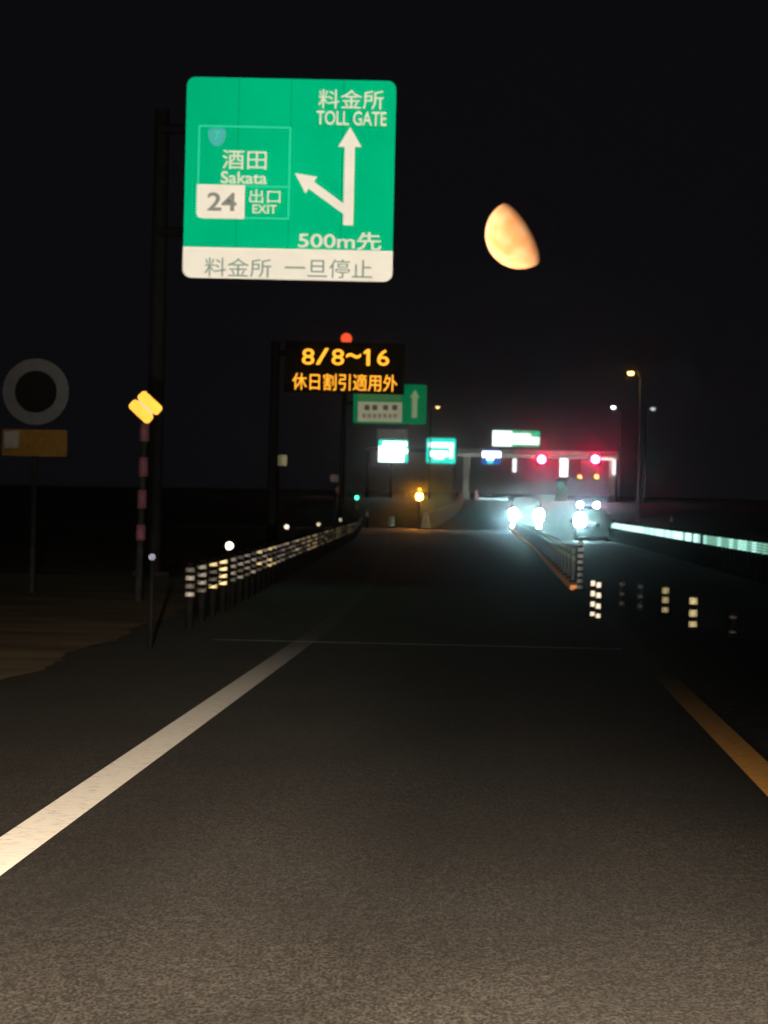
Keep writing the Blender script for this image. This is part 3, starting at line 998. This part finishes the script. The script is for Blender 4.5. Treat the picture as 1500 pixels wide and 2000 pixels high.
lamp_unit('amber_lamp', 1132, 931, DT - 1.0, 0.22, ORG, 3.0, 'dimmer of two amber lamps under the gate roof, beside the booth tower', group='amber lamps at the toll gate')
lamp_unit('amber_lamp', 1165, 931, DT - 1.0, 0.24, ORG, 5.0, 'brighter amber lamp straight below the right-hand red signal', group='amber lamps at the toll gate')
AMB = (1.0, 0.36, 0.02)
tb = lamp_unit('flashing_beacon', 819, 970, 300, 0.17, AMB, 700.0, 'bright amber beacon where the exit lane splits off left of the gate', post_to=gz(300), cat='beacon')
c = at(820, 956, 300)
q = MB()
q.ball((c.x, 300, c.z), 0.07, glow('small_amber', AMB, 10.0), 12)
local(q.build('upper_lens'), tb)
lamp_unit('green_lamp', 697, 972, 450, 0.14, (0.03, 1.0, 0.55), 14.0, 'tiny green lamp low beside the exit road', post_to=gz(450))

# concrete nose where the exit lane leaves
wb = MB()
P0, P1 = Vector((-4.1, 306)), Vector((-3.6, 552))
prev = None
for k in range(42):
    t_ = k / 41.0
    p = P0.lerp(P1, t_)
    x = p.x + 0.35 * math.sin(t_ * math.pi)
    z = gz(p.y)
    ring = [(x - 0.3, p.y, z - 0.02), (x + 0.3, p.y, z - 0.02), (x + 0.12, p.y, z + 0.9), (x - 0.12, p.y, z + 0.9)]
    o = len(wb.v)
    wb.v += ring
    if prev is not None:
        for a, b in ((0, 1), (1, 2), (2, 3), (3, 0)):
            wb.f.append([prev + a, prev + b, o + b, o + a]); wb.mi.append(wb.slot(M_CONC)); wb.sm.append(False)
    else:
        wb.f.append([o, o + 1, o + 2, o + 3]); wb.mi.append(wb.slot(M_CONC)); wb.sm.append(False)
    prev = o
tag(wb.build('concrete_wall'), 'low pale concrete wall running from the amber beacon to the toll gate', 'wall')

# street lamps
def street_lamp(px, py, D, side, colr, s, rad, label, pole_m):
    c = at(px, py, D)
    x = c.x + side * 0.75
    tng = thing('street_lamp', (x, D, gz(D)), label, 'street lamp', 'street lamps around the toll gate')
    q = MB()
    q.tube((x, D, gz(D)), (x, D, c.z - 0.5), 0.11, 0.07, pole_m, 12)
    local(q.build('pole'), tng)
    q = MB()
    pts = [(x, D, c.z - 0.5), (x - side * 0.1, D, c.z - 0.1), (x - side * 0.3, D, c.z + 0.12), (c.x + side * 0.15, D, c.z + 0.14)]
    q.path(pts, 0.05, pole_m)
    local(q.build('arm'), tng)
    q = MB()
    q.box((c.x - side * 0.05, D, c.z + 0.12), (0.75, 0.4, 0.14), M_GALV, 0.04)
    local(q.build('lamp_head'), tng)
    q = MB()
    q.ball((c.x, D, c.z - 0.02), rad, glow('street_lamp_glass_%d' % px, colr, s), 14, (1, 1, 0.7))
    local(q.build('lens'), tng)
    return tng
M_LPOLE = mat('galvanised_lamp_pole', (0.11, 0.105, 0.09), 0.6, noise=0.15, scale=4)
M_LPOLE_UNLIT = mat('unlit_lamp_pole', (0.03, 0.03, 0.03), 0.7, noise=0.15, scale=4, spec=0.1)  # darker copy of the pole material, painting these poles as unlit
street_lamp(1232, 728, 400, 1, (1.0, 0.50, 0.10), 16.0, 0.24, 'tallest street lamp, amber light on a pole right of the toll gate', M_LPOLE)
street_lamp(1198, 795, DT, 1, (0.95, 0.93, 1.0), 13.0, 0.24, 'white street lamp below and left of the tall amber one', M_LPOLE_UNLIT)
street_lamp(1275, 798, DT, -1, (0.85, 0.92, 0.92), 0.8, 0.28, 'faint white street lamp, rightmost of the lights beyond the gate', M_LPOLE_UNLIT)
street_lamp(855, 795, DT, -1, (1.0, 0.60, 0.22), 3.0, 0.22, 'small amber street lamp between the dim green sign and the teal lit sign', M_LPOLE_UNLIT)

# small markers by the exit road and on the far right
def marker(px, py, D, mtl, wpx, hpx, label):
    c = at(px, py, D)
    tng = thing('marker_post', (c.x, D, gz(D)), label, 'marker post')
    hw, hh = wpx / 2 * D / F_PX, hpx / 2 * D / F_PX
    q = MB()
    q.tube((c.x, D, gz(D)), (c.x, D, c.z - hh), hw * 0.8, hw * 0.8, M_GALV, 12)
    local(q.build('post'), tng)
    q = MB()
    q.tube((c.x, D, c.z - hh), (c.x, D, c.z + hh), hw, hw * 0.85, mtl, 14)
    local(q.build('reflector'), tng)
marker(765, 1019, 320, mat('pale_teal_marker', (0.35, 0.50, 0.45), 0.6, noise=0.2, scale=6), 14, 22, 'pale stubby marker post beside the road below the amber beacon')
marker(717, 1003, 300, mat('pale_pink_marker', (0.30, 0.25, 0.26), 0.6, noise=0.2, scale=6), 6, 12, 'thin faint marker post left of the pale stubby one')
marker(1311, 1014, 200, mat('pale_green_marker', (0.22, 0.34, 0.20), 0.6, noise=0.2, scale=6), 4, 11, 'thin faint green marker behind the mint banded barrier')
marker(931, 967, 553, mat('pink_marker', (0.95, 0.55, 0.50), 0.6, noise=0.2, scale=6, emit=((0.9, 0.4, 0.4), 0.10)), 6, 18, 'small pinkish post at the foot of the left gate post')  # slight glow painted in for the headlight it reflects

# ------------------------------------------------------------------ oncoming vehicles
M_CARBODY = [mat('dark_grey_paint', (0.004, 0.0042, 0.005), 0.6, noise=0.1, scale=3, spec=0.03), mat('dark_blue_paint', (0.004, 0.0042, 0.005), 0.6, noise=0.1, scale=3, spec=0.03), mat('black_paint', (0.004, 0.0042, 0.005), 0.6, noise=0.1, scale=3, spec=0.03)]
M_GLASS = mat('dark_windscreen', (0.003, 0.003, 0.0035), 0.3, spec=0.05)
M_TYRE = mat('tyre_rubber', (0.015, 0.015, 0.015), 0.85, noise=0.2, scale=20)
M_RIM = mat('wheel_rim', (0.05, 0.05, 0.055), 0.5, metal=0.3, noise=0.1)
M_DEAD = mat('unlit_lamp_glass', (0.006, 0.006, 0.007), 0.5, noise=0.1, spec=0.03)
def vehicle(name, x, y, width, height, length, lamp_x, lamp_z, lens, colr, s, paint, label, cat, lit=(1, 1), fog=None):
    """nose towards the camera (-Y)"""
    tng = thing(name, (x, y, gz(y)), label, cat, 'oncoming vehicles')
    hw, L = width / 2, length
    def loft(sections, mtl, nm):
        q = MB()
        prev = None
        for (yy, z0, z1, w0, w1) in sections:
            ring = [(-w0, yy, z0), (-w0 * 1.0, yy, (z0 + z1) * 0.5), (-w1, yy, z1), (w1, yy, z1), (w0, yy, (z0 + z1) * 0.5), (w0, yy, z0)]
            o = len(q.v)
            if prev is None:
                q.add(ring, [[0, 5, 4, 3, 2, 1][::-1]], mtl)
            else:
                q.v += ring
                for k in range(6):
                    q.f.append([prev + k, prev + (k + 1) % 6, o + (k + 1) % 6, o + k]); q.mi.append(0); q.sm.append(False)
            prev = o
        q.f.append([prev + k for k in range(6)]); q.mi.append(0); q.sm.append(False)
        return q.build(nm, tng)
    belt = height * 0.56
    bonnet = 0.9 if height < 1.8 else 0.35
    body = loft([(0, 0.25, belt * 0.78, hw * 0.92, hw * 0.80), (0.12, 0.2, belt * 0.86, hw, hw * 0.88), (bonnet, 0.2, belt, hw, hw * 0.94), (L - 0.1, 0.2, belt * 1.02, hw, hw * 0.94), (L, 0.3, belt * 0.9, hw * 0.95, hw * 0.85)], paint, 'body')
    loft([(bonnet, belt, belt + 0.02, hw * 0.93, hw * 0.90), (bonnet + (height - belt) * 0.9, belt, height, hw * 0.92, hw * 0.74), (L * 0.72, belt, height, hw * 0.92, hw * 0.74), (L - 0.12, belt, belt + 0.1, hw * 0.9, hw * 0.85)], paint, 'cabin')
    q = MB()
    dy = (height - belt) * 0.9
    q.add([(-hw * 0.84, bonnet - 0.012 + dy * 0.1, belt + (height - belt) * 0.1), (hw * 0.84, bonnet - 0.012 + dy * 0.1, belt + (height - belt) * 0.1), (hw * 0.72, bonnet - 0.012 + dy * 0.9, belt + (height - belt) * 0.9), (-hw * 0.72, bonnet - 0.012 + dy * 0.9, belt + (height - belt) * 0.9)], [[0, 1, 2, 3]], M_GLASS)
    q.build('windscreen', tng)
    q = MB()
    q.box((0, -0.02, 0.36), (width * 0.94, 0.1, 0.24), paint, 0.03)
    q.build('bumper', tng)
    q = MB()
    for k in range(3):
        q.box((0, -0.015, lamp_z - 0.07 + 0.07 * k), (lamp_x * 1.3, 0.05, 0.03), M_BLACK)
    q.build('grille', tng)
    q = MB()
    q.box((0, -0.08, 0.40), (0.33, 0.012, 0.165), M_DEAD, 0.004)
    q.build('number_plate', tng)
    for sx in (-1, 1):
        on = lit[0] if sx < 0 else lit[1]
        q = MB()
        lw, lh = lens[0] / 2, lens[1] / 2
        lm = glow('headlight_%s_%d' % (name, y), colr, s) if on else M_DEAD
        q.plate(rrect(sx * lamp_x - lw, sx * lamp_x + lw, lamp_z - lh, lamp_z + lh, min(lw, lh) * 0.8), -0.10, 0.004, lm)
        q.box((sx * lamp_x, -0.02, lamp_z), (lw * 2.2, 0.145, lh * 2.15), M_BLACK, 0.02)
        q.build('headlight', tng)
        if fog:
            q = MB()
            q.disc((sx * lamp_x, -0.11, fog), 0.11, 0.004, lm, 20)
            q.tube((sx * lamp_x, -0.104, fog), (sx * lamp_x, 0.02, fog), 0.12, 0.12, M_BLACK, 16)
            q.build('fog_light', tng)
        q = MB()
        q.box((sx * (hw + 0.1), bonnet + 0.35, belt + 0.1), (0.18, 0.1, 0.16), paint, 0.03)
        q.build('mirror', tng)
        for wy in (0.75, L - 0.85):
            q = MB()
            q.tube((sx * (hw - 0.2), wy, 0.31), (sx * (hw - 0.005), wy, 0.31), 0.31, 0.31, M_TYRE, 20)
            wh = q.build('wheel', tng)
            q = MB()
            q.tube((sx * (hw - 0.01), wy, 0.31), (sx * (hw + 0.008), wy, 0.31), 0.19, 0.19, M_RIM, 16)
            q.build('rim', wh)
    return tng
COOL = (0.55, 0.95, 1.0)
a_, b_ = at(1003, 1005, 300), at(1053, 1006, 300)
vehicle('oncoming_van', (a_.x + b_.x) / 2, 300, 1.90, 2.0, 4.8, (b_.x - a_.x) / 2, a_.z - gz(300), (0.46, 0.66), COOL, 480, M_CARBODY[0], 'oncoming van with two glaring white headlights on the centre of the road', 'van', fog=0.34)
a_ = at(1133, 1016, 240)
vehicle('oncoming_car', a_.x + 0.60, 240, 1.70, 1.5, 4.3, 0.60, a_.z - gz(240), (0.50, 0.62), COOL, 480, M_CARBODY[2], 'oncoming car showing one glaring headlight right of the banded kerb pole', 'car', (1, 0))
a_, b_ = at(1133, 986, 437), at(1165, 986, 437)
vehicle('oncoming_car', (a_.x + b_.x) / 2, 437, 1.75, 1.5, 4.4, (b_.x - a_.x) / 2, a_.z - gz(437), (0.42, 0.42), (0.50, 0.62, 1.0), 260, M_CARBODY[1], 'distant car with bluish headlights leaving the toll gate', 'car')

# ------------------------------------------------------------------ thin haze added to give the lamps their glow
hz = MB()
hm = bpy.data.materials.new('added_glow_haze')
hm.use_nodes = True
t = hm.node_tree
t.nodes.remove(t.nodes['Principled BSDF'])
pv = N(t, 'ShaderNodeVolumePrincipled')
pv.inputs['Color'].default_value = (0.95, 0.97, 1.0, 1)
pv.inputs['Density'].default_value = 0.00016
pv.inputs['Anisotropy'].default_value = 0.996
t.links.new(pv.outputs[0], t.nodes['Material Output'].inputs['Volume'])
hm.cycles.volume_sampling = 'MULTIPLE_IMPORTANCE'
hz.box((0, 1025, 45), (3020, 2370, 93), hm)
tag(hz.build('added_haze'), None, None, kind='stuff')
